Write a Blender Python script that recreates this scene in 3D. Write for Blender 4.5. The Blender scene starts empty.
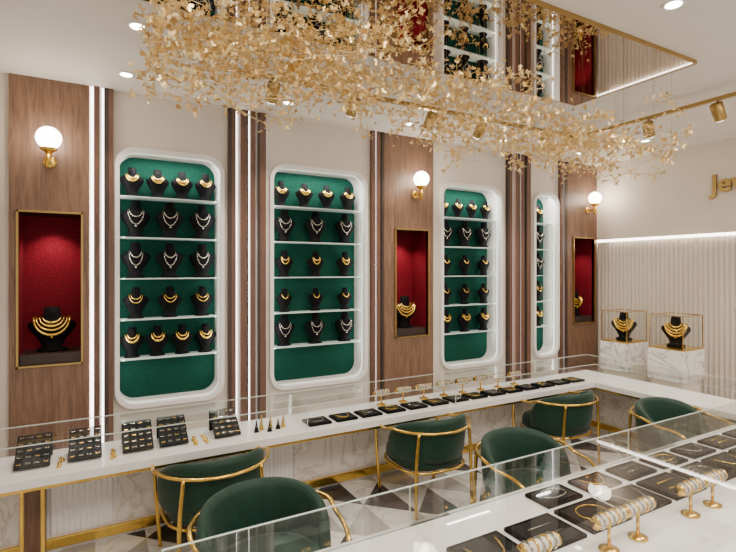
import bpy, math, random
from mathutils import Vector, Matrix
random.seed(7)
D=4.9; CH=3.59; H=2.0; HC=0.70
MATS={}
def mat(name,col,rough=.5,metal=0,emit=0,ecol=None,noise=0,nscale=20,bump=0,sheen=0,coat=0,dark=None,spec=.5):
    m=bpy.data.materials.new(name); m.use_nodes=True
    nt=m.node_tree; b=nt.nodes['Principled BSDF']
    b.inputs['Base Color'].default_value=(*col,1); b.inputs['Roughness'].default_value=rough
    b.inputs['Metallic'].default_value=metal; b.inputs['Specular IOR Level'].default_value=spec
    if sheen: b.inputs['Sheen Weight'].default_value=sheen
    if coat: b.inputs['Coat Weight'].default_value=coat; b.inputs['Coat Roughness'].default_value=.05
    if emit:
        b.inputs['Emission Color'].default_value=(*(ecol or col),1); b.inputs['Emission Strength'].default_value=emit
    tc=nt.nodes.new('ShaderNodeTexCoord'); n=nt.nodes.new('ShaderNodeTexNoise')
    n.inputs['Scale'].default_value=nscale; n.inputs['Detail'].default_value=6
    nt.links.new(tc.outputs['Object'],n.inputs['Vector'])
    if noise or dark:
        r=nt.nodes.new('ShaderNodeValToRGB')
        d=dark or tuple(c*(1-noise) for c in col)
        r.color_ramp.elements[0].position=.35; r.color_ramp.elements[1].position=.65
        r.color_ramp.elements[0].color=(*d,1); r.color_ramp.elements[1].color=(*col,1)
        nt.links.new(n.outputs['Fac'],r.inputs['Fac']); nt.links.new(r.outputs['Color'],b.inputs['Base Color'])
    if bump:
        bp=nt.nodes.new('ShaderNodeBump'); bp.inputs['Strength'].default_value=bump; bp.inputs['Distance'].default_value=.01
        nt.links.new(n.outputs['Fac'],bp.inputs['Height']); nt.links.new(bp.outputs['Normal'],b.inputs['Normal'])
    MATS[name]=m; return m
def wood(name,c1,c2,sx=14,sz=.9):
    m=mat(name,c1,.42); nt=m.node_tree; b=nt.nodes['Principled BSDF']
    tc=nt.nodes.new('ShaderNodeTexCoord'); mp=nt.nodes.new('ShaderNodeMapping'); mp.inputs['Scale'].default_value=(sx,sx,sz)
    n=nt.nodes.new('ShaderNodeTexNoise'); n.inputs['Scale'].default_value=3; n.inputs['Detail'].default_value=8; n.inputs['Distortion'].default_value=1.2
    r=nt.nodes.new('ShaderNodeValToRGB'); r.color_ramp.elements[0].position=.3; r.color_ramp.elements[1].position=.7
    r.color_ramp.elements[0].color=(*c2,1); r.color_ramp.elements[1].color=(*c1,1)
    nt.links.new(tc.outputs['Object'],mp.inputs['Vector']); nt.links.new(mp.outputs['Vector'],n.inputs['Vector'])
    nt.links.new(n.outputs['Fac'],r.inputs['Fac']); nt.links.new(r.outputs['Color'],b.inputs['Base Color'])
    return m
def marble(name,c1,c2,rough=.15):
    m=mat(name,c1,rough); nt=m.node_tree; b=nt.nodes['Principled BSDF']
    tc=nt.nodes.new('ShaderNodeTexCoord'); n=nt.nodes.new('ShaderNodeTexNoise'); n.inputs['Scale'].default_value=2.2; n.inputs['Detail'].default_value=9; n.inputs['Distortion'].default_value=2.2
    r=nt.nodes.new('ShaderNodeValToRGB'); e=r.color_ramp.elements
    e[0].position=.46; e[0].color=(*c1,1); e[1].position=.54; e[1].color=(*c1,1); k=e.new(.5); k.color=(*c2,1)
    nt.links.new(tc.outputs['Object'],n.inputs['Vector']); nt.links.new(n.outputs['Fac'],r.inputs['Fac']); nt.links.new(r.outputs['Color'],b.inputs['Base Color'])
    return m
def glassmat():
    m=bpy.data.materials.new('clear_glass'); m.use_nodes=True; nt=m.node_tree; nt.nodes.clear()
    o=nt.nodes.new('ShaderNodeOutputMaterial'); mx=nt.nodes.new('ShaderNodeMixShader'); t=nt.nodes.new('ShaderNodeBsdfTransparent'); g=nt.nodes.new('ShaderNodeBsdfGlossy')
    f=nt.nodes.new('ShaderNodeLayerWeight'); f.inputs['Blend'].default_value=.5
    p=nt.nodes.new('ShaderNodeMath'); p.operation='POWER'; p.inputs[1].default_value=4; nt.links.new(f.outputs['Facing'],p.inputs[0])
    a=nt.nodes.new('ShaderNodeMath'); a.operation='MULTIPLY_ADD'; a.inputs[1].default_value=.38; a.inputs[2].default_value=.02; nt.links.new(p.outputs[0],a.inputs[0])
    t.inputs['Color'].default_value=(.985,.99,.985,1); g.inputs['Roughness'].default_value=.015; g.inputs['Color'].default_value=(.9,.9,.9,1)
    nt.links.new(a.outputs[0],mx.inputs['Fac']); nt.links.new(t.outputs[0],mx.inputs[1]); nt.links.new(g.outputs[0],mx.inputs[2]); nt.links.new(mx.outputs[0],o.inputs[0])
    MATS['glass']=m
glassmat()
mat('plaster',(.77,.70,.62),.8,noise=.04,nscale=4,bump=.05)
mat('ceil_paint',(.84,.79,.73),.75,noise=.03,nscale=3)
mat('cream',(.80,.71,.60),.7,noise=.03,nscale=5)
mat('flute_cream',(.62,.55,.47),.6,noise=.03,nscale=5)
mat('white',(.90,.88,.86),.35,noise=.02,nscale=8)
mat('counter_white',(.92,.91,.90),.18,noise=.03,nscale=3)
mat('gold',(.87,.57,.12),.2,1,noise=.1,nscale=30)
mat('goldleaf',(1.0,.77,.38),.33,1,noise=.05,nscale=30)
mat('jewel_gold',(1.0,.66,.12),.25,.9,noise=.3,nscale=120)
mat('silver',(.72,.68,.6),.25,.9,noise=.7,nscale=150)
mat('edge_gold',(.46,.31,.11),.3,1,noise=.05)
mat('glass_edge',(.70,.78,.74),.1,noise=.05)
mat('black',(.003,.003,.004),.7,noise=.3,nscale=60,bump=.08,spec=.12)
mat('slate',(.008,.010,.012),.6,noise=.3,nscale=40,spec=.2)
mat('green_fabric',(.0035,.066,.044),.9,dark=(.0025,.042,.028),nscale=60,bump=.2,spec=.2)
mat('velvet',(.0018,.036,.021),.6,noise=.3,nscale=25,bump=.08,sheen=.1,spec=.4)
mat('red_fabric',(.20,.003,.014),.8,dark=(.12,.002,.009),nscale=45,bump=.2,spec=.2)
mat('led',(1,.95,.88),.5,emit=8,ecol=(1,.95,.9))
mat('led_soft',(1,.95,.88),.5,emit=3.2,ecol=(1,.97,.92))
mat('globe',(1,.9,.8),.5,emit=14,ecol=(1,.93,.82))
mat('lamp_face',(1,.9,.8),.5,emit=22,ecol=(1,.94,.85))
mat('shelf',(.6,.7,.65),.2,emit=.1,ecol=(.8,.95,.88),noise=.02)
mat('mirror',(.52,.46,.41),.015,1,noise=.01)
mat('darkwood_in',(.035,.018,.014),.4,noise=.3)
mat('pad',(.85,.8,.72),.6,noise=.1,nscale=80)
wood('walnut',(.265,.15,.095),(.13,.07,.044))
wood('slatwood',(.19,.095,.062),(.11,.055,.037),20,1)
wood('darkslat',(.07,.038,.028),(.038,.022,.017),20,1)
marble('marble',(.78,.73,.67),(.58,.52,.45))
marble('marble_w',(.90,.88,.86),(.5,.48,.46))

def floormat():
    m=mat('floor_marble',(.8,.8,.8),.06); nt=m.node_tree; b=nt.nodes['Principled BSDF']; L=nt.links.new
    tc=nt.nodes.new('ShaderNodeTexCoord'); mp=nt.nodes.new('ShaderNodeMapping'); mp.inputs['Scale'].default_value=(3.0,3.0,3.0)
    L(tc.outputs['Object'],mp.inputs['Vector']); s=nt.nodes.new('ShaderNodeSeparateXYZ'); L(mp.outputs[0],s.inputs[0])
    def M(op,a,c=None):
        n=nt.nodes.new('ShaderNodeMath'); n.operation=op
        for i,v in enumerate((a,c)):
            if v is None: continue
            if isinstance(v,(int,float)): n.inputs[i].default_value=v
            else: L(v,n.inputs[i])
        return n.outputs[0]
    x,y=s.outputs[0],s.outputs[1]
    fx=M('FLOORED_MODULO',x,1); fy=M('FLOORED_MODULO',y,1); cx=M('FLOOR',x); cy=M('FLOOR',y)
    par=M('FLOORED_MODULO',M('ADD',cx,cy),2)
    d1=M('GREATER_THAN',fx,fy); d2=M('GREATER_THAN',M('ADD',fx,fy),1)
    tri=M('ADD',M('MULTIPLY',d1,par),M('MULTIPLY',d2,M('SUBTRACT',1,par)))
    par2=M('FLOORED_MODULO',M('FLOOR',M('MULTIPLY',M('ADD',cx,M('MULTIPLY',cy,1)),.5)),2)
    def mix(f,a,c):
        n=nt.nodes.new('ShaderNodeMix'); n.data_type='RGBA'; L(f,n.inputs[0])
        for i,v in ((6,a),(7,c)):
            if isinstance(v,tuple): n.inputs[i].default_value=(*v,1)
            else: L(v,n.inputs[i])
        return n.outputs[2]
    dk=mix(par2,(.045,.045,.047),(.48,.45,.42))
    n=nt.nodes.new('ShaderNodeTexNoise'); n.inputs['Scale'].default_value=3; n.inputs['Detail'].default_value=8; n.inputs['Distortion'].default_value=2; L(tc.outputs['Object'],n.inputs['Vector'])
    r=nt.nodes.new('ShaderNodeValToRGB'); e=r.color_ramp.elements; e[0].position=.45; e[1].position=.55; e[0].color=e[1].color=(.88,.86,.84,1); k=e.new(.5); k.color=(.66,.63,.6,1)
    L(n.outputs['Fac'],r.inputs[0])
    L(mix(tri,r.outputs[0],dk),b.inputs['Base Color'])
floormat()

class B:
    def __init__(s): s.v=[]; s.f=[]; s.m=[]; s.s=[]; s.names=[]
    def mi(s,n):
        if n not in s.names: s.names.append(n)
        return s.names.index(n)
    def add(s,vs,fs,m,smooth=False,M=None):
        o=len(s.v)
        s.v+= [tuple(M@Vector(v)) if M is not None else tuple(v) for v in vs]
        k=s.mi(m)
        for f in fs: s.f.append([i+o for i in f]); s.m.append(k); s.s.append(smooth)
    def box(s,x0,x1,y0,y1,z0,z1,m,M=None):
        vs=[(x,y,z) for x in (x0,x1) for y in (y0,y1) for z in (z0,z1)]
        s.add(vs,[(0,1,3,2),(4,6,7,5),(0,4,5,1),(2,3,7,6),(0,2,6,4),(1,5,7,3)],m,False,M)
    def rings(s,rings,m,smooth=True,cap=True,closed=False,M=None):
        n=len(rings[0]); vs=[p for r in rings for p in r]; fs=[]
        R=len(rings)
        for i in range(R if closed else R-1):
            j=(i+1)%R
            for k in range(n): l=(k+1)%n; fs.append((i*n+k,i*n+l,j*n+l,j*n+k))
        if cap and not closed: fs.append(tuple(range(n-1,-1,-1))); fs.append(tuple((R-1)*n+k for k in range(n)))
        s.add(vs,fs,m,smooth,M)
    def lathe(s,prof,m,c=(0,0,0),n=20,M=None,smooth=True):
        s.rings([[(c[0]+r*math.cos(2*math.pi*k/n),c[1]+r*math.sin(2*math.pi*k/n),c[2]+z) for k in range(n)] for r,z in prof],m,smooth,True,False,M)
    def sphere(s,c,r,m,n=16,M=None):
        s.lathe([(max(1e-4,r*math.sin(math.pi*i/n)),-r*math.cos(math.pi*i/n)) for i in range(n+1)],m,c,n,M)
    def tube(s,pts,r,m,n=8,closed=False,M=None):
        P=[Vector(p) for p in pts]; rs=[]; N=len(P); up=None
        for i in range(N):
            a=P[(i-1)%N] if (closed or i>0) else P[i]; c=P[(i+1)%N] if (closed or i<N-1) else P[i]
            t=(c-a); t=t.normalized() if t.length>1e-9 else Vector((0,0,1))
            if up is None: up=Vector((0,0,1)) if abs(t.z)<.9 else Vector((1,0,0))
            u=up-t*up.dot(t)
            if u.length<1e-4: u=t.orthogonal()
            u.normalize(); w=t.cross(u); up=u
            rr=r[i] if isinstance(r,list) else r
            rs.append([tuple(P[i]+u*rr*math.cos(2*math.pi*k/n)+w*rr*math.sin(2*math.pi*k/n)) for k in range(n)])
        s.rings(rs,m,True,True,closed,M)
    def obj(s,name,loc=(0,0,0),rz=0,bevel=0):
        me=bpy.data.meshes.new(name); me.from_pydata(s.v,[],s.f); 
        for n in s.names: me.materials.append(MATS[n])
        me.polygons.foreach_set('material_index',s.m); me.polygons.foreach_set('use_smooth',s.s); me.update()
        import bmesh
        bm=bmesh.new(); bm.from_mesh(me); bmesh.ops.recalc_face_normals(bm,faces=bm.faces[:]); bm.to_mesh(me); bm.free()
        o=bpy.data.objects.new(name,me); bpy.context.collection.objects.link(o); o.location=loc; o.rotation_euler=(0,0,rz)
        if bevel:
            md=o.modifiers.new('bevel','BEVEL'); md.width=bevel; md.segments=2; md.limit_method='ANGLE'
        return o
def smoothpath(pts,k=6,closed=False):
    P=[Vector(p) for p in pts]; out=[]; n=len(P)
    for i in range(n if closed else n-1):
        g=lambda j:P[j%n] if closed else P[max(0,min(n-1,j))]
        p0,p1,p2,p3=g(i-1),g(i),g(i+1),g(i+2)
        for q in range(k):
            t=q/k
            out.append(.5*((2*p1)+(p2-p0)*t+(2*p0-5*p1+4*p2-p3)*t*t+(3*p1-p0-3*p2+p3)*t**3))
    if not closed: out.append(P[-1])
    return out

# ---------------- room shell
b=B(); b.box(-1.7,6.9,-2.5,5.6,-.1,0,'floor_marble'); b.obj('floor')
b=B(); b.box(-1.7,6.9,-2.5,5.6,CH,CH+.1,'ceil_paint'); b.obj('ceiling')
b=B(); b.box(-1.7,-1.6,-2.5,5.6,0,CH,'plaster'); b.obj('wall_left')

niches=[(.15,1.10),(1.56,2.70),(3.74,4.77),(5.36,5.88)]
NZ0,NZ1=.755,3.10
woods=[(-.61,-.045),(2.92,3.62),(6.05,6.72)]
reds=[(-.56,-.09),(3.06,3.55),(6.17,6.66)]
RZ0,RZ1=1.2,2.49
def rr(x0,x1,z0,z1,r,n=8):
    pts=[]
    for cx,cz,a0 in ((x1-r,z1-r,0),(x0+r,z1-r,90),(x0+r,z0+r,180),(x1-r,z0+r,270)):
        for i in range(n+1):
            a=math.radians(a0+90*i/n); pts.append((cx+r*math.cos(a),cz+r*math.sin(a)))
    return pts
def corners(x0,x1,z0,z1,n=8):
    return [p for p in ((x1,z1),(x0,z1),(x0,z0),(x1,z0)) for _ in range(n+1)]
def ring2(b,A,ya,Bp,yb,m,smooth=False):
    n=len(A); vs=[(x,ya,z) for x,z in A]+[(x,yb,z) for x,z in Bp]
    b.add(vs,[(i,(i+1)%n,n+(i+1)%n,n+i) for i in range(n)],m,smooth)
b=B()
def q(x0,x1,z0,z1,y=D): b.add([(x0,y,z0),(x1,y,z0),(x1,y,z1),(x0,y,z1)],[(0,1,2,3)],'plaster')
cur=-1.7
items=sorted([(n[0],n[1],NZ0,NZ1,0) for n in niches]+[(r[0],r[1],RZ0,RZ1,1) for r in reds])
for x0,x1,z0,z1,k in items:
    q(cur,x0,0,CH); q(x0,x1,0,z0); q(x0,x1,z1,CH)
    if k==0: ring2(b,corners(x0,x1,z0,z1),D,rr(x0,x1,z0,z1,.17),D,'plaster')
    cur=x1
q(cur,6.9,0,CH)
b.add([(-1.7,5.55,0),(6.9,5.55,0),(6.9,5.55,CH),(-1.7,5.55,CH)],[(0,1,2,3)],'plaster')
b.obj('wall_back')
# wood panels
for (x0,x1),(r0,r1) in zip(woods,reds):
    b=B(); y0=D-.04
    b.box(x0,r0,y0,D-.001,0,CH,'walnut'); b.box(r1,x1,y0,D-.001,0,CH,'walnut'); b.box(r0,r1,y0,D-.001,0,RZ0,'walnut'); b.box(r0,r1,y0,D-.001,RZ1,CH,'walnut')
    b.obj('wood_wall_panel')
    b=B(); yb=D+.3; g=.016
    b.box(r0+g,r1-g,yb,yb+.02,RZ0,RZ1,'red_fabric')
    b.box(r0+g*.5,r0+g,y0,yb,RZ0,RZ1,'red_fabric'); b.box(r1-g,r1-g*.5,y0,yb,RZ0,RZ1,'red_fabric')
    b.box(r0+g,r1-g,y0,yb,RZ1-g,RZ1-.005,'darkwood_in'); b.box(r0+g,r1-g,y0,yb,RZ0+.005,RZ0+g,'darkwood_in')
    for a in ((r0,r0+g,RZ0,RZ1),(r1-g,r1,RZ0,RZ1),(r0,r1,RZ0,RZ0+g),(r0,r1,RZ1-g,RZ1)): b.box(a[0],a[1],y0-.02,y0+.03,a[2],a[3],'edge_gold')
    b.box(r0+.02,r1-.02,y0+.02,yb-.005,RZ0+g,RZ0+.10,'darkwood_in')
    b.obj('red_display_niche')
    l=bpy.data.lights.new('niche_spot','SPOT'); l.energy=19; l.spot_size=math.radians(100); l.spot_blend=.8; l.shadow_soft_size=.02; l.color=(1,.88,.76)
    o=bpy.data.objects.new('niche_spot_light',l); bpy.context.collection.objects.link(o); o.location=((r0+r1)/2,D+.1,RZ1-.04); o.rotation_euler=(math.radians(8),0,0)
# slats
def slats(x0,x1,pat):
    b=B(); W=sum(w for w,_ in pat); x=x0
    for w,k in pat:
        w=w*(x1-x0)/W
        if k=='led': b.box(x,x+w,D-.02,D-.002,0,CH,'led')
        elif k=='gap': b.box(x,x+w,D-.01,D-.002,0,CH,'white')
        else: b.box(x,x+w,D-.05,D-.002,0,CH,k)
        x+=w
    b.obj('wall_slat_strip')
P1=[(.5,'darkslat'),(.7,'slatwood'),(.25,'led'),(.5,'gap'),(1,'slatwood'),(.3,'darkslat'),(.3,'led'),(.9,'slatwood'),(.5,'gap'),(.3,'darkslat'),(1,'slatwood'),(.4,'gap')]
slats(-.035,.14,[(.5,'led'),(1,'slatwood'),(.4,'gap'),(.3,'led'),(.8,'darkslat'),(.8,'slatwood')])
slats(1.14,1.54,P1)
slats(2.75,2.915,[(.8,'slatwood'),(.3,'led'),(.8,'slatwood'),(.3,'gap'),(.6,'darkslat')])
slats(4.86,5.32,P1)
slats(5.9,6.045,[(.7,'slatwood'),(.3,'led'),(.8,'darkslat')])
b=B(); b.box(-.70,-.68,D-.03,D-.002,0,3.2,'edge_gold'); b.box(-1.5,-.70,D-.03,D-.002,3.18,3.2,'edge_gold'); b.obj('trim_3_gold_molding')

# busts
SEC=[(0,.24,.17),(.06,.24,.17),(.10,.15,.11),(.25,.2,.12),(.42,.30,.14),(.56,.375,.16),(.66,.36,.15),(.73,.24,.12),(.80,.14,.10),(1.0,.12,.09)]
def secat(z):
    for i in range(len(SEC)-1):
        a,c=SEC[i],SEC[i+1]
        if a[0]<=z<=c[0]:
            t=(z-a[0])/(c[0]-a[0]); return a[1]+(c[1]-a[1])*t,a[2]+(c[2]-a[2])*t
    return SEC[-1][1:]
def bust(b,x,y,z,h,wx=1,jm='jewel_gold',strands=((.2,.3,.03),),pend=True,M0=None):
    n=14; rings=[]
    for sz,w,d in SEC:
        rings.append([(x+w*wx*h*math.cos(2*math.pi*k/n),y+d*h*math.sin(2*math.pi*k/n)+.04*h*(1-sz),z+sz*h) for k in range(n)])
    b.rings(rings,'black')
    for hw,dep,r in strands:
        pts=[]
        for i in range(13):
            a=math.pi*i/12; px=hw*math.cos(a); pz=.78-dep*math.sin(a)
            w,d=secat(pz); q_=max(.0,1-(px/w)**2)
            py=-d*math.sqrt(q_)+.04*(1-pz)-r*.6
            pts.append((x+px*wx*h,y+py*h,z+pz*h))
        b.tube(pts,[r*h*(.6+.6*math.sin(math.pi*i/12)) for i in range(13)],jm,5)
    if pend:
        hw,dep,r=strands[-1]; pz=.78-dep-.05; w,d=secat(pz); b.sphere((x,y+(-d+.04*(1-pz)-.02)*h,z+pz*h),.03*h,jm,6)

shelfz=[2.673,2.30,1.925,1.55,1.19]
for ni,(x0,x1) in enumerate(niches):
    b=B(); f=.038
    A=rr(x0,x1,NZ0,NZ1,.17); C=rr(x0+f,x1-f,NZ0+f,NZ1-f,.14); yf=D-.05
    ring2(b,A,D,A,yf,'white',True); ring2(b,A,yf,C,yf,'white'); ring2(b,C,yf,C,D+.02,'white',True)
    ring2(b,C,D+.02,C,D+.03,'led_soft',True); ring2(b,C,D+.03,C,D+.22,'white',True)
    vs=[(x,D+.22,z) for x,z in C]; b.add(vs,[tuple(range(len(vs)))],'green_fabric')
    b.obj('rounded_display_niche')
    b=B()
    for sz in shelfz: b.box(x0+f+.003,x1-f-.003,D+.02,D+.215,sz-.01,sz,'shelf')
    b.obj('niche_shelves')
    S1=((.17,.22,.014),(.2,.42,.012)); 
    rows=[(4,.27,'jewel_gold',((.15,.16,.04),(.2,.24,.035))),(3,.34,'silver',S1),(3,.33,'silver',((.15,.2,.015),(.18,.42,.012))),(3,.29,'jewel_gold',((.15,.16,.014),(.2,.28,.014))),(4 if ni==0 else 3,.28,'jewel_gold',((.14,.14,.025),(.2,.26,.035)))]
    if ni==1: rows[2]=(3,.28,'jewel_gold',((.13,.14,.025),(.16,.28,.02))); rows[3]=(3,.25,'jewel_gold',((.14,.2,.02),)); rows[4]=(3,.33,'silver',S1)
    if ni==2: rows[0]=(4,.25,'jewel_gold',rows[0][3]); rows[2]=(3,.27,'jewel_gold',((.13,.18,.03),)); rows[3]=(3,.27,'jewel_gold',((.15,.2,.02),)); rows[4]=(3,.30,'jewel_gold',rows[4][3])
    if ni==3: rows=[(1,a[1],a[2],a[3]) for a in rows]
    b=B()
    for (cnt,h,jm,st),sz in zip(rows,shelfz):
        wx=1.0
        for i in range(cnt):
            x=x0+f+(x1-x0-2*f)*((i+.5)/cnt if cnt>3 else (.5+(i-(cnt-1)/2)*.34))
            bust(b,x,D+.12,sz+.001,h,wx,jm,st,pend=jm=='silver')
    b.obj('necklace_busts')
    l=bpy.data.lights.new('niche_led','AREA'); l.shape='RECTANGLE'; l.size=(x1-x0)*.7; l.size_y=.05; l.energy=7*(x1-x0); l.color=(1,.96,.9)
    o=bpy.data.objects.new('niche_led_light',l); bpy.context.collection.objects.link(o); o.location=((x0+x1)/2,D+.04,NZ1-f-.03); o.rotation_euler=(math.radians(12),0,0)
    for xx,s in ((x0+f+.02,1),(x1-f-.02,-1)):
        l=bpy.data.lights.new('niche_side','AREA'); l.shape='RECTANGLE'; l.size=.04; l.size_y=1.9; l.energy=3.5; l.color=(1,.96,.9)
        o=bpy.data.objects.new('niche_side_light',l); bpy.context.collection.objects.link(o); o.location=(xx,D+.03,(NZ0+NZ1)/2); o.rotation_euler=(math.radians(90),0,math.radians(-50*s))
# big busts in red niches
for r0,r1 in reds:
    b=B(); bust(b,0,0,0,.38,1.25,'jewel_gold',((.14,.12,.022),(.19,.2,.025),(.24,.29,.026),(.28,.4,.03)),True); b.obj('gold_necklace_bust',((r0+r1)/2,D+.12,RZ0+.101))
# sconces
for x in (-.33,3.35,6.5):
    b=B(); y=D-.04; zz=3.05
    b.lathe([(.03,0),(.05,.0),(.05,.015),(.03,.02)],'gold',(0,0,0),20,Matrix.Translation((0,0,-.15))@Matrix.Rotation(math.pi/2,4,'X'))
    b.tube([(0,-.015,-.15),(0,-.16,-.15)],.013,'gold'); b.tube([(0,-.13,-.22),(0,-.13,-.07)],.022,'gold',12)
    b.lathe([(.02,-.12),(.055,-.10),(.065,-.085),(.06,-.08)],'gold',(0,-.13,.02)); b.sphere((0,-.13,.02),.092,'globe',20)
    b.obj('globe_wall_sconce',(x,y,zz))
    l=bpy.data.lights.new('sconce','POINT'); l.energy=6; l.shadow_soft_size=.1; l.color=(1,.86,.7)
    o=bpy.data.objects.new('sconce_light',l); bpy.context.collection.objects.link(o); o.location=(x,y-.13-.14,zz+.02)
# right wall
XR=6.72
b=B(); b.box(XR,XR+.15,-2.5,D,2.46,CH,'cream'); b.box(XR+.08,XR+.15,-2.5,D,0,2.46,'cream'); b.obj('wall_right')
b=B(); p=.06
N=int((D-.02+2.5)/p*8)
vs=[]
for i in range(N+1):
    yy=-2.5+i*p/8; xx=XR+.055-.03*abs(math.sin(math.pi*i/8)); vs+=[(xx,yy,0),(xx,yy,2.42)]
b.add(vs,[(2*i,2*i+2,2*i+3,2*i+1) for i in range(N)],'flute_cream',True); b.obj('trim_1_fluted_panel')
b=B(); b.box(XR+.03,XR+.075,-2.5,D-.01,2.43,2.455,'led'); b.obj('trim_2_led_cove')
l=bpy.data.lights.new('cove','AREA'); l.shape='RECTANGLE'; l.size=.03; l.size_y=5.5; l.energy=8; l.color=(1,.88,.7)
o=bpy.data.objects.new('cove_light',l); bpy.context.collection.objects.link(o); o.location=(XR+.01,1.9,2.44); o.rotation_euler=(0,math.radians(12),0)
cu=bpy.data.curves.new('sign','FONT'); cu.body='Jewelry'; cu.size=.31; cu.extrude=.012; cu.offset=.006; cu.bevel_depth=.002; cu.materials.append(MATS['edge_gold'])
o=bpy.data.objects.new('gold_wall_sign',cu); bpy.context.collection.objects.link(o); o.location=(XR-.025,3.25,2.96); o.rotation_euler=(math.pi/2,0,-math.pi/2)
# mirror
b=B(); b.box(.0,3.975,2.035,3.105,CH-.03,CH-.001,'mirror')
for a in ((-.005,3.98,2.03,2.035),(-.005,3.98,3.105,3.11),(-.005,0,2.035,3.105),(3.975,3.98,2.035,3.105)): b.box(a[0],a[1],a[2],a[3],CH-.032,CH-.001,'edge_gold')
b.obj('ceiling_mirror')
# downlights
def spot(x,y,e,size=75,tx=0,ty=0,z=CH-.02,name='downlight_light'):
    l=bpy.data.lights.new('sp','SPOT'); l.energy=e; l.spot_size=math.radians(size); l.spot_blend=.6; l.shadow_soft_size=.04; l.color=(1,.87,.72)
    o=bpy.data.objects.new(name,l); bpy.context.collection.objects.link(o); o.location=(x,y,z)
    o.rotation_euler=Vector((tx,ty,-1)).to_track_quat('-Z','Y').to_euler()
for x,y in [(.22,4.43),(1.6,4.43),(2.98,4.43),(4.36,4.43),(5.74,4.43),(.24,3.52),(4.6,1.6),(3.02,1.67),(1.3,1.5),(5.9,2.4),(5.9,3.6),(5.9,1.2)]:
    b=B(); b.lathe([(.042,-.004),(.06,-.012),(.066,-.006),(.066,0)],'white'); b.lathe([(.0005,-.0085),(.044,-.008),(.044,-.004)],'lamp_face'); b.obj('recessed_downlight',(x,y,CH))
    spot(x,y,62,85)
# tracks
def track(x0,x1,y0,y1,st):
    b=B(); b.box(x0,x1,y0,y1,CH-.12,CH-.09,'edge_gold')
    for x,y in st: b.tube([(x,y,CH-.091),(x,y,CH-.001)],.008,'edge_gold')
    b.obj('ceiling_light_track')
track(4.70,4.74,-.5,3.66,[(4.72,3.5),(4.72,1.5),(4.72,0)]); track(.9,4.69,3.64,3.68,[(1,3.66),(2.8,3.66),(4.5,3.66)])
for x,y,dx,dy in [(4.72,2.85,.5,.1),(4.72,2.24,.6,0),(1.2,3.66,0,.7),(1.9,3.66,0,.7),(2.7,3.66,0,.7),(3.3,3.66,0,.7),(4.2,3.66,.2,.7)]:
    b=B(); R=Vector((dx,dy,-1)).to_track_quat('-Z','Y').to_matrix().to_4x4()
    b.tube([(0,0,-.12),(0,0,-.17)],.008,'edge_gold'); T=Matrix.Translation((0,0,-.20))@R
    b.lathe([(.04,.06),(.05,.052),(.05,-.09),(.043,-.095)],'edge_gold',M=T,n=18); b.lathe([(.0005,-.097),(.04,-.0965),(.04,-.094)],'lamp_face',M=T,n=18)
    b.obj('track_spotlight',(x,y,CH)); spot(x+dx*.17,y+dy*.17,25,60,dx,dy,CH-.36,'track_light')
# chandelier
b=B()
def zc(x):
    K=[(0,1.14),(.6,1.14),(1.2,1.2),(1.8,1.22),(2.4,1.06),(3.1,1.0),(3.7,1.02),(4.2,1.02)]
    for (a,c),(d,e) in zip(K,K[1:]):
        if a<=x<=d: return c+(e-c)*(x-a)/(d-a)
    return 1.1
def fly(p,s):
    r=Matrix.Rotation(random.uniform(0,6.28),3,'Z')@Matrix.Rotation(random.gauss(0,.9),3,'X')@Matrix.Rotation(random.gauss(0,.9),3,'Y')
    f=random.uniform(.1,.8)
    vs=[(0,-.5,0),(0,.4,0)]
    for sg in (1,-1):
        c,sn=math.cos(f)*sg,math.sin(f)
        for u,v in ((.35,.75),(.95,.85),(.95,.3),(.4,.05),(.75,-.35),(.5,-.8),(.15,-.7)): vs.append((u*c,v,u*sn))
    fs=[(1,2,3,4,5),(1,5,0),(0,5,6,7,8),(1,9,10,11,12),(1,12,0),(0,12,13,14,15)]
    b.add([tuple(p+(r@Vector(v))*s) for v in vs],fs,'goldleaf')
for i in range(250):
    x=random.uniform(.3,3.85); 
    if random.random()<.2: x=random.uniform(.3,1.3)
    sg=.11 if x<2 else .08
    y=2.57+random.uniform(-.44,.44); z=zc(x)+max(-.22,min(.22,random.gauss(0,sg)))
    a=random.choice((0,math.pi))+random.gauss(0,.7); el=random.gauss(0,.3); p=Vector((x,y,z)); pts=[p.copy()]
    for k in range(random.randint(7,12)):
        a+=random.gauss(0,.35); el=el*.7+random.gauss(0,.25)
        p=p+Vector((math.cos(a)*math.cos(el),math.sin(a)*math.cos(el),math.sin(el)))*.05
        p.x=min(max(p.x,.25),3.98); p.y=min(max(p.y,2.1),3.04); p.z=min(max(p.z,zc(p.x)-.3),zc(p.x)+.26); pts.append(p.copy())
        for m in range(random.choice((2,2,3))):
            fly(p+Vector((random.gauss(0,.036),random.gauss(0,.036),random.gauss(0,.034))),random.uniform(.013,.023))
    b.tube([tuple(v) for v in pts],.002,'goldleaf',4)
    if i%2: b.tube([tuple(pts[3]),(pts[3].x,pts[3].y,CH-H-.031)],.0008,'edge_gold',3)
b.v=[(x,y,z+H) for x,y,z in b.v]
b.obj('gold_butterfly_chandelier')
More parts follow.
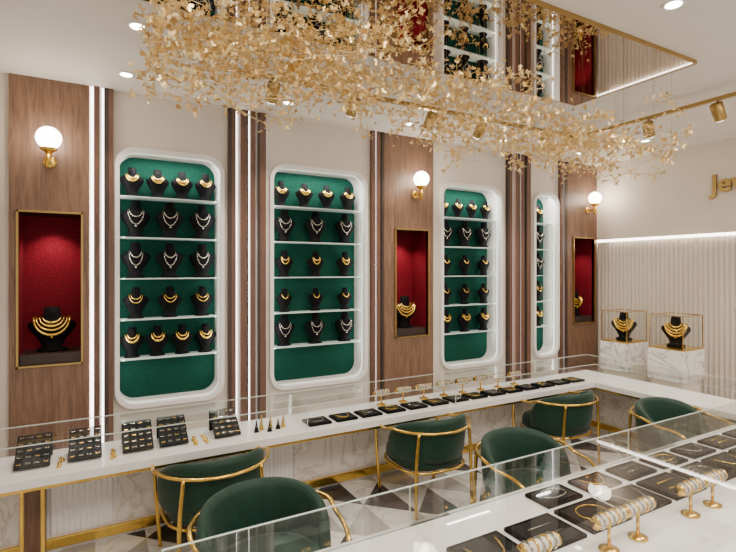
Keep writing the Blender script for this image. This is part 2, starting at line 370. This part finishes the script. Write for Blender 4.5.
# ---------------- counters
def flute(b,x0,x1,y,z0,z1,m='white',axis='x'):
    n=int((x1-x0)/.035)*6; vs=[]
    for i in range(n+1):
        t=x0+(x1-x0)*i/n; d=y-.014*abs(math.sin(math.pi*i/6))
        vs+= [(t,d,z0),(t,d,z1)] if axis=='x' else [(d,t,z0),(d,t,z1)]
    b.add(vs,[(2*i,2*i+2,2*i+3,2*i+1) for i in range(n)],m,True)
YC,YB,YO=3.68,4.13,4.2
XI,XO=5.05,5.6
b=B()
b.box(-1.4,XO,YC,YO,HC-.06,HC,'counter_white')
b.box(XI,XO,1.2,YC,HC-.06,HC,'counter_white')
b.box(-1.35,XI,YC+.015,YC+.045,HC-.085,HC-.061,'gold')
b.box(XI+.015,XI+.045,1.3,YC+.02,HC-.085,HC-.061,'gold')
b.box(-1.35,XO-.02,YB,YO-.02,0,HC-.061,'white')
b.box(XO-.1,XO-.02,1.3,YB,0,HC-.061,'white')
segs=[(-1.35,-.45,'m'),(-.45,-.30,'w'),(-.28,.12,'f'),(.14,1.22,'m'),(1.24,1.52,'f'),(1.54,3.0,'m'),(3.02,3.3,'f'),(3.32,4.6,'m'),(4.62,4.9,'f'),(4.9,5.45,'m')]
for a,c,k in segs:
    if k=='m': b.box(a,c,YB-.02,YB-.001,.12,HC-.1,'marble')
    elif k=='w': b.box(a,c,YB-.04,YB-.001,.0,HC-.062,'walnut')
    else: flute(b,a,c,YB-.005,.12,HC-.07)
b.box(-1.35,XO-.1,YB-.03,YB-.001,.03,.10,'gold')
b.box(-1.35,XO-.1,YB-.03,YB-.001,HC-.1,HC-.085,'gold')
for a,c in ((1.3,2.3),(2.32,3.3),(3.32,4.08)): b.box(XO-.12,XO-.101,a,c,.12,HC-.1,'marble')
b.box(XO-.13,XO-.101,1.3,YB-.03,.03,.10,'gold')
for x in (-.40,-.29):
    b.box(x-.012,x+.012,YC+.03,YC+.054,0,HC-.06,'gold')
b.obj('display_counter',bevel=.004)
b=B(); b.box(.2,XI-.01,1.15,2.1,HC-.06,HC,'counter_white'); b.box(.3,XI-.05,1.5,1.62,0,HC-.061,'marble'); b.box(.24,XI-.05,2.05,2.08,HC-.085,HC-.061,'gold')
for x in (.3,2.4,4.5): b.box(x-.012,x+.012,2.04,2.064,0,HC-.085,'gold')
b.obj('display_counter',bevel=.004)
# glass covers
GH=.2
def pane(b,x0,x1,y0,y1,z0,z1): b.box(x0,x1,y0,y1,z0,z1,'glass')
b=B(); t=.006; e=.004; z0=HC+.001; z1=HC+GH
pane(b,-1.38,XI+.02,YC+.03,YC+.03+t,z0,z1); pane(b,-1.38,XO-.03,YO-.03,YO-.03+t,z0,z1); pane(b,-1.38,XO-.03,YC+.03,YO-.03,z1+.0005,z1+t)
pane(b,XI+.03,XI+.03+t,1.25,YC+.03,z0,z1); pane(b,XO-.03,XO-.03+t,1.25,YO-.03,z0,z1); pane(b,XI+.03,XO-.03,1.25,YC+.03,z1+.0005,z1+t)
for x in (1.5,3.025,4.4): pane(b,x,x+t,YC+.04,YO-.04,z0,z1)
b.box(-1.38,XI+.025,YC+.024,YC+.029,z1,z1+t,'glass_edge'); b.box(-1.38,XO-.03,YO-.024,YO-.019,z1,z1+t,'glass_edge'); b.box(XI+.024,XI+.029,1.25,YC+.02,z1,z1+t,'glass_edge'); b.box(XO-.024,XO-.019,1.25,YO-.03,z1,z1+t,'glass_edge')
for x in (1.5,3.025): b.box(x,x+t,YC+.024,YC+.029,z0,z1,'glass_edge')
b.obj('glass_counter_cover')
b=B(); y0,y1=1.2,2.06
pane(b,.23,XI-.03,y1,y1+t,z0,z1); pane(b,.23,XI-.03,y0,y0+t,z0,z1); pane(b,.23,.23+t,y0,y1,z0,z1); pane(b,.23,XI-.03,y0,y1,z1+.0005,z1+t)
for x in (1.39,3.19): pane(b,x,x+t,y0+.01,y1-.01,z0,z1); b.box(x,x+t,y1+t,y1+t+e,z0,z1,'glass_edge')
b.box(.23,XI-.03,y1+t,y1+t+e,z1,z1+t,'glass_edge'); b.box(.226,.2299,y0,y1+t+e,z1,z1+t,'glass_edge'); b.box(.23,XI-.03,y1+t,y1+t+e,z0,z0+e,'glass_edge')
b.obj('glass_counter_cover')
# items
def board(x,y,w=.2,d=.27,gold=True):
    b=B(); a=math.radians(33); M=Matrix.Rotation(a,4,'X')
    b.box(-w/2,w/2,0,d,0,.015,'slate',M); b.box(-w/2,w/2,d*math.cos(a)-.02,d*math.cos(a),0,d*math.sin(a),'slate')
    for i in range(4):
        for j in range(5):
            px=-w/2+w*(i+.5)/4; py=d*(j+.5)/5
            b.box(px-.013,px+.013,py-.002,py+.002,.015,.018,'silver' if (i+j)%3 else 'jewel_gold',M)
            b.sphere((px-.009,py+.007,.018),.0038,'silver',5,M); b.sphere((px+.009,py+.007,.018),.0038,'silver',5,M)
    b.obj('earring_display_board',(x,y,HC+.009))
for px in (-.36,-.06,.27,.51,.90,): board(px,3.85)
for x in (-.205,.107,.66,.735):
    b=B()
    for i in range(7):
        b.lathe([(.012,0),(.014,.008),(.006,.012),(.004,.02)],'jewel_gold',(random.uniform(-.012,.012),-.07+i*.028,0),8)
    b.obj('gold_ring_set',(x,3.87,HC+.001))
b=B()
for i,(x,y,h) in enumerate([(0,0,.09),(.05,.03,.12),(.1,-.03,.07),(.13,.05,.1),(.18,0,.08),(.23,.02,.1)]):
    b.lathe([(.022,0),(.018,.01),(.006,h*.75),(.004,h),(.001,h+.003)],'jewel_gold' if i%2 else 'black',(x,y,0),12); b.lathe([(.012,h*.45),(.016,h*.5),(.01,h*.55)],'silver',(x,y,0),12)
b.obj('ring_cone_set',(1.13,3.87,HC+.001))
def tray(x,y,w,d,kind,rz=0):
    b=B(); b.box(-w/2,w/2,-d/2,d/2,0,.012,'black')
    for a in ((-w/2,w/2,-d/2,-d/2+.006),(-w/2,w/2,d/2-.006,d/2),(-w/2,-w/2+.006,-d/2,d/2),(w/2-.006,w/2,-d/2,d/2)): b.box(a[0],a[1],a[2],a[3],.012,.018,'black')
    b.box(-w/2+.02,w/2-.02,-d/2+.02,d/2-.02,.012,.018,'slate')
    m='jewel_gold' if kind%2 else 'silver'
    if kind%3==0:
        b.tube([(w*.3*math.cos(t*.3),d*.32*math.sin(t*.3)*(1 if math.sin(t*.3)>0 else .8),.022) for t in range(21)],.0035,m,6,True); b.sphere((0,-d*.27,.024),.009,m,6)
    elif kind%3==1:
        b.tube(smoothpath([(-w*.32,d*.3,.022),(-w*.2,-d*.1,.022),(0,-d*.3,.022),(w*.2,-d*.1,.022),(w*.32,d*.3,.022)],4),.004,m,6)
    else:
        for i in range(2): b.tube([(-w*.25,-d*.15+i*d*.3,.022),(w*.25,-d*.15+i*d*.3,.022)],.0035,m,6)
    b.obj('jewelry_tray',(x,y,HC+.002),rz)
for i in range(14): tray(1.65+.25*i,3.86,.2,.18,i)
def tbar(x,y,w=.2,h=.14,rz=0):
    b=B(); b.lathe([(.045,0),(.045,.008),(.02,.016),(.008,.02)],'gold'); b.tube([(0,0,.015),(0,0,h-.02)],.008,'gold')
    b.tube([(-w/2,0,h),(w/2,0,h)],.026,'pad',14)
    for sx in (-1,1): b.tube([(sx*w/2,0,h),(sx*(w/2+.008),0,h)],.029,'gold',14)
    for k in range(5):
        cx=-w*.38+k*w*.19; r=.031
        b.tube([(cx,r*math.cos(a*.524),h+r*math.sin(a*.524)) for a in range(12)],.005,'jewel_gold' if k%2 else 'silver',5,True)
    b.obj('bracelet_stand',(x,y,HC+.002),rz)
for i in range(8): tbar(2.4+.25*i,4.05,.15,.12)
for i in range(10): tray(1.57+.36*i,1.68,.31,.24,i+1)
for i in range(8): tray(2.29+.36*i,1.93,.28,.17,i)
for x in (1.62,2.08,2.3,2.76,2.98,3.6,3.9): tbar(x,1.44,.19,.15)
# display pedestals
def pedestal(y0,y1):
    b=B(); x0,x1=5.95,6.4
    b.box(x0+.03,x1-.03,y0+.03,y1-.03,0,.68,'cream'); b.box(x0,x1,y0,y1,.681,1.05,'marble_w')
    b.box(x0+.01,x1-.01,y0+.01,y1-.01,1.051,1.07,'gold')
    t=.008; za,zb=1.071,1.46
    for x in (x0+.01,x1-.01-t):
        for y in (y0+.01,y1-.01-t): b.box(x,x+t,y,y+t,za,zb,'gold')
    for z in (zb-t,):
        for x in (x0+.01,x1-.01-t): b.box(x,x+t,y0+.018,y1-.018,z,zb,'gold')
        for y in (y0+.01,y1-.01-t): b.box(x0+.018,x1-.018,y,y+t,z,zb,'gold')
    b.box(x0+.013,x0+.015,y0+.02,y1-.02,za,zb-.01,'glass'); b.box(x1-.015,x1-.013,y0+.02,y1-.02,za,zb-.01,'glass')
    b.box(x0+.02,x1-.02,y0+.013,y0+.015,za,zb-.01,'glass'); b.box(x0+.02,x1-.02,y1-.015,y1-.013,za,zb-.01,'glass'); b.box(x0+.02,x1-.02,y0+.02,y1-.02,zb-.006,zb-.004,'glass')
    M=Matrix.Translation(((x0+x1)/2,(y0+y1)/2,1.071))@Matrix.Rotation(math.radians(-65),4,'Z')
    c=B(); bust(c,0,0,0,.36,1.15,'jewel_gold',((.14,.12,.025),(.2,.22,.03),(.25,.32,.03),(.28,.42,.035)),True)
    o=len(b.v); b.v+=[tuple(M@Vector(v)) for v in c.v]
    for f,k,s in zip(c.f,c.m,c.s): b.f.append([i+o for i in f]); b.m.append(b.mi(c.names[k])); b.s.append(s)
    b.obj('glass_display_pedestal')
pedestal(3.87,4.25); pedestal(3.18,3.6)
# ---------------- chairs
def chair(x,y,rz,sc=1.17):
    b=B()
    rings=[]; NA=36
    for i in range(NA+1):
        u=-1+2*i/NA; a=u*math.radians(98)
        e=max(0,1-abs(u)**3.0); top=.50+.27*e**.5 if abs(u)<1 else .50
        bot=.40; th=.03
        ring=[]
        for k in range(14):
            an=2*math.pi*k/14; cz=math.cos(an); cx=math.sin(an)
            hh=(top-bot)/2; zz=(top+bot)/2+hh*(abs(cz)**.6)*(1 if cz>=0 else -1)
            off=th*(abs(cx)**.6)*(1 if cx>=0 else -1)
            R=1+.10*(zz-.4)/.35
            ring.append(((.265*R+off)*math.sin(a),-(.255*R+off)*math.cos(a)+.0,zz))
        rings.append(ring)
    b.rings(rings,'velvet')
    prof=[(.6,.335),(.93,.34),(.99,.36),(1,.40),(.98,.44),(.92,.465),(.7,.48),(.3,.485),(.01,.486)]
    sr=[]
    for s_,z in prof:
        r=[]
        for k in range(36):
            an=2*math.pi*k/36; c,sn=math.cos(an),math.sin(an); p=.7
            r.append((.262*s_*abs(c)**p*(1 if c>=0 else -1),.01+.262*s_*abs(sn)**p*(1 if sn>=0 else -1),z))
        sr.append(r)
    b.rings(sr,'velvet')
    tr=.0115
    pts=[(-.25,.24,0),(-.27,.25,.3),(-.285,.24,.56),(-.305,.17,.635),(-.325,.03,.65)]
    for i in range(9):
        a=math.radians(-80+160*i/8); pts.append((.335*math.sin(a),-.335*math.cos(a),.68))
    pts+=[(.325,.03,.65),(.305,.17,.635),(.285,.24,.56),(.27,.25,.3),(.25,.24,0)]
    b.tube(smoothpath(pts,5),tr,'gold',10)
    for s_ in (-1,1): b.tube(smoothpath([(s_*.215,-.26,.68),(s_*.235,-.255,.4),(s_*.24,-.26,0)],5),tr,'gold',10)
    b.tube([(.268*math.copysign(abs(math.cos(t*.1745))**.7,math.cos(t*.1745)),.01+.268*math.copysign(abs(math.sin(t*.1745))**.7,math.sin(t*.1745)),.335) for t in range(36)],.011,'gold',8,True)
    b.v=[(p[0]*sc,p[1]*sc,p[2]) for p in b.v]
    b.obj('green_armchair',(x,y,0),rz)
for x,y,a in [(.72,3.57,3),(2.54,3.54,-2),(4.25,3.55,2)]: chair(x,y,math.radians(a))
for x,y,a in [(.80,2.52,182),(2.74,2.5,178),(4.62,2.5,176)]: chair(x,y,math.radians(a))
# ---------------- light
def area(x,y,z,sx,sy,e,col=(1,.90,.79),name='ceiling_fill_light'):
    l=bpy.data.lights.new('area','AREA'); l.shape='RECTANGLE'; l.size=sx; l.size_y=sy; l.energy=e; l.color=col
    o=bpy.data.objects.new(name,l); bpy.context.collection.objects.link(o); o.location=(x,y,z)
area(1.2,.3,CH-.03,2,1.2,100); area(4.3,.3,CH-.03,2,1.2,85)  # added fill lamps at the unseen ceiling near the camera, no fixture modelled
w=bpy.data.worlds.new('World'); bpy.context.scene.world=w; w.use_nodes=True
w.node_tree.nodes['Background'].inputs[0].default_value=(1,.93,.85,1); w.node_tree.nodes['Background'].inputs[1].default_value=1.1
# camera
c=bpy.data.cameras.new('cam'); c.lens=36*490/736; c.shift_y=-6/736; c.clip_start=.05
o=bpy.data.objects.new('camera',c); bpy.context.collection.objects.link(o); o.location=(0,0,H); o.rotation_euler=(math.pi/2,0,-math.radians(29.1)); bpy.context.scene.camera=o
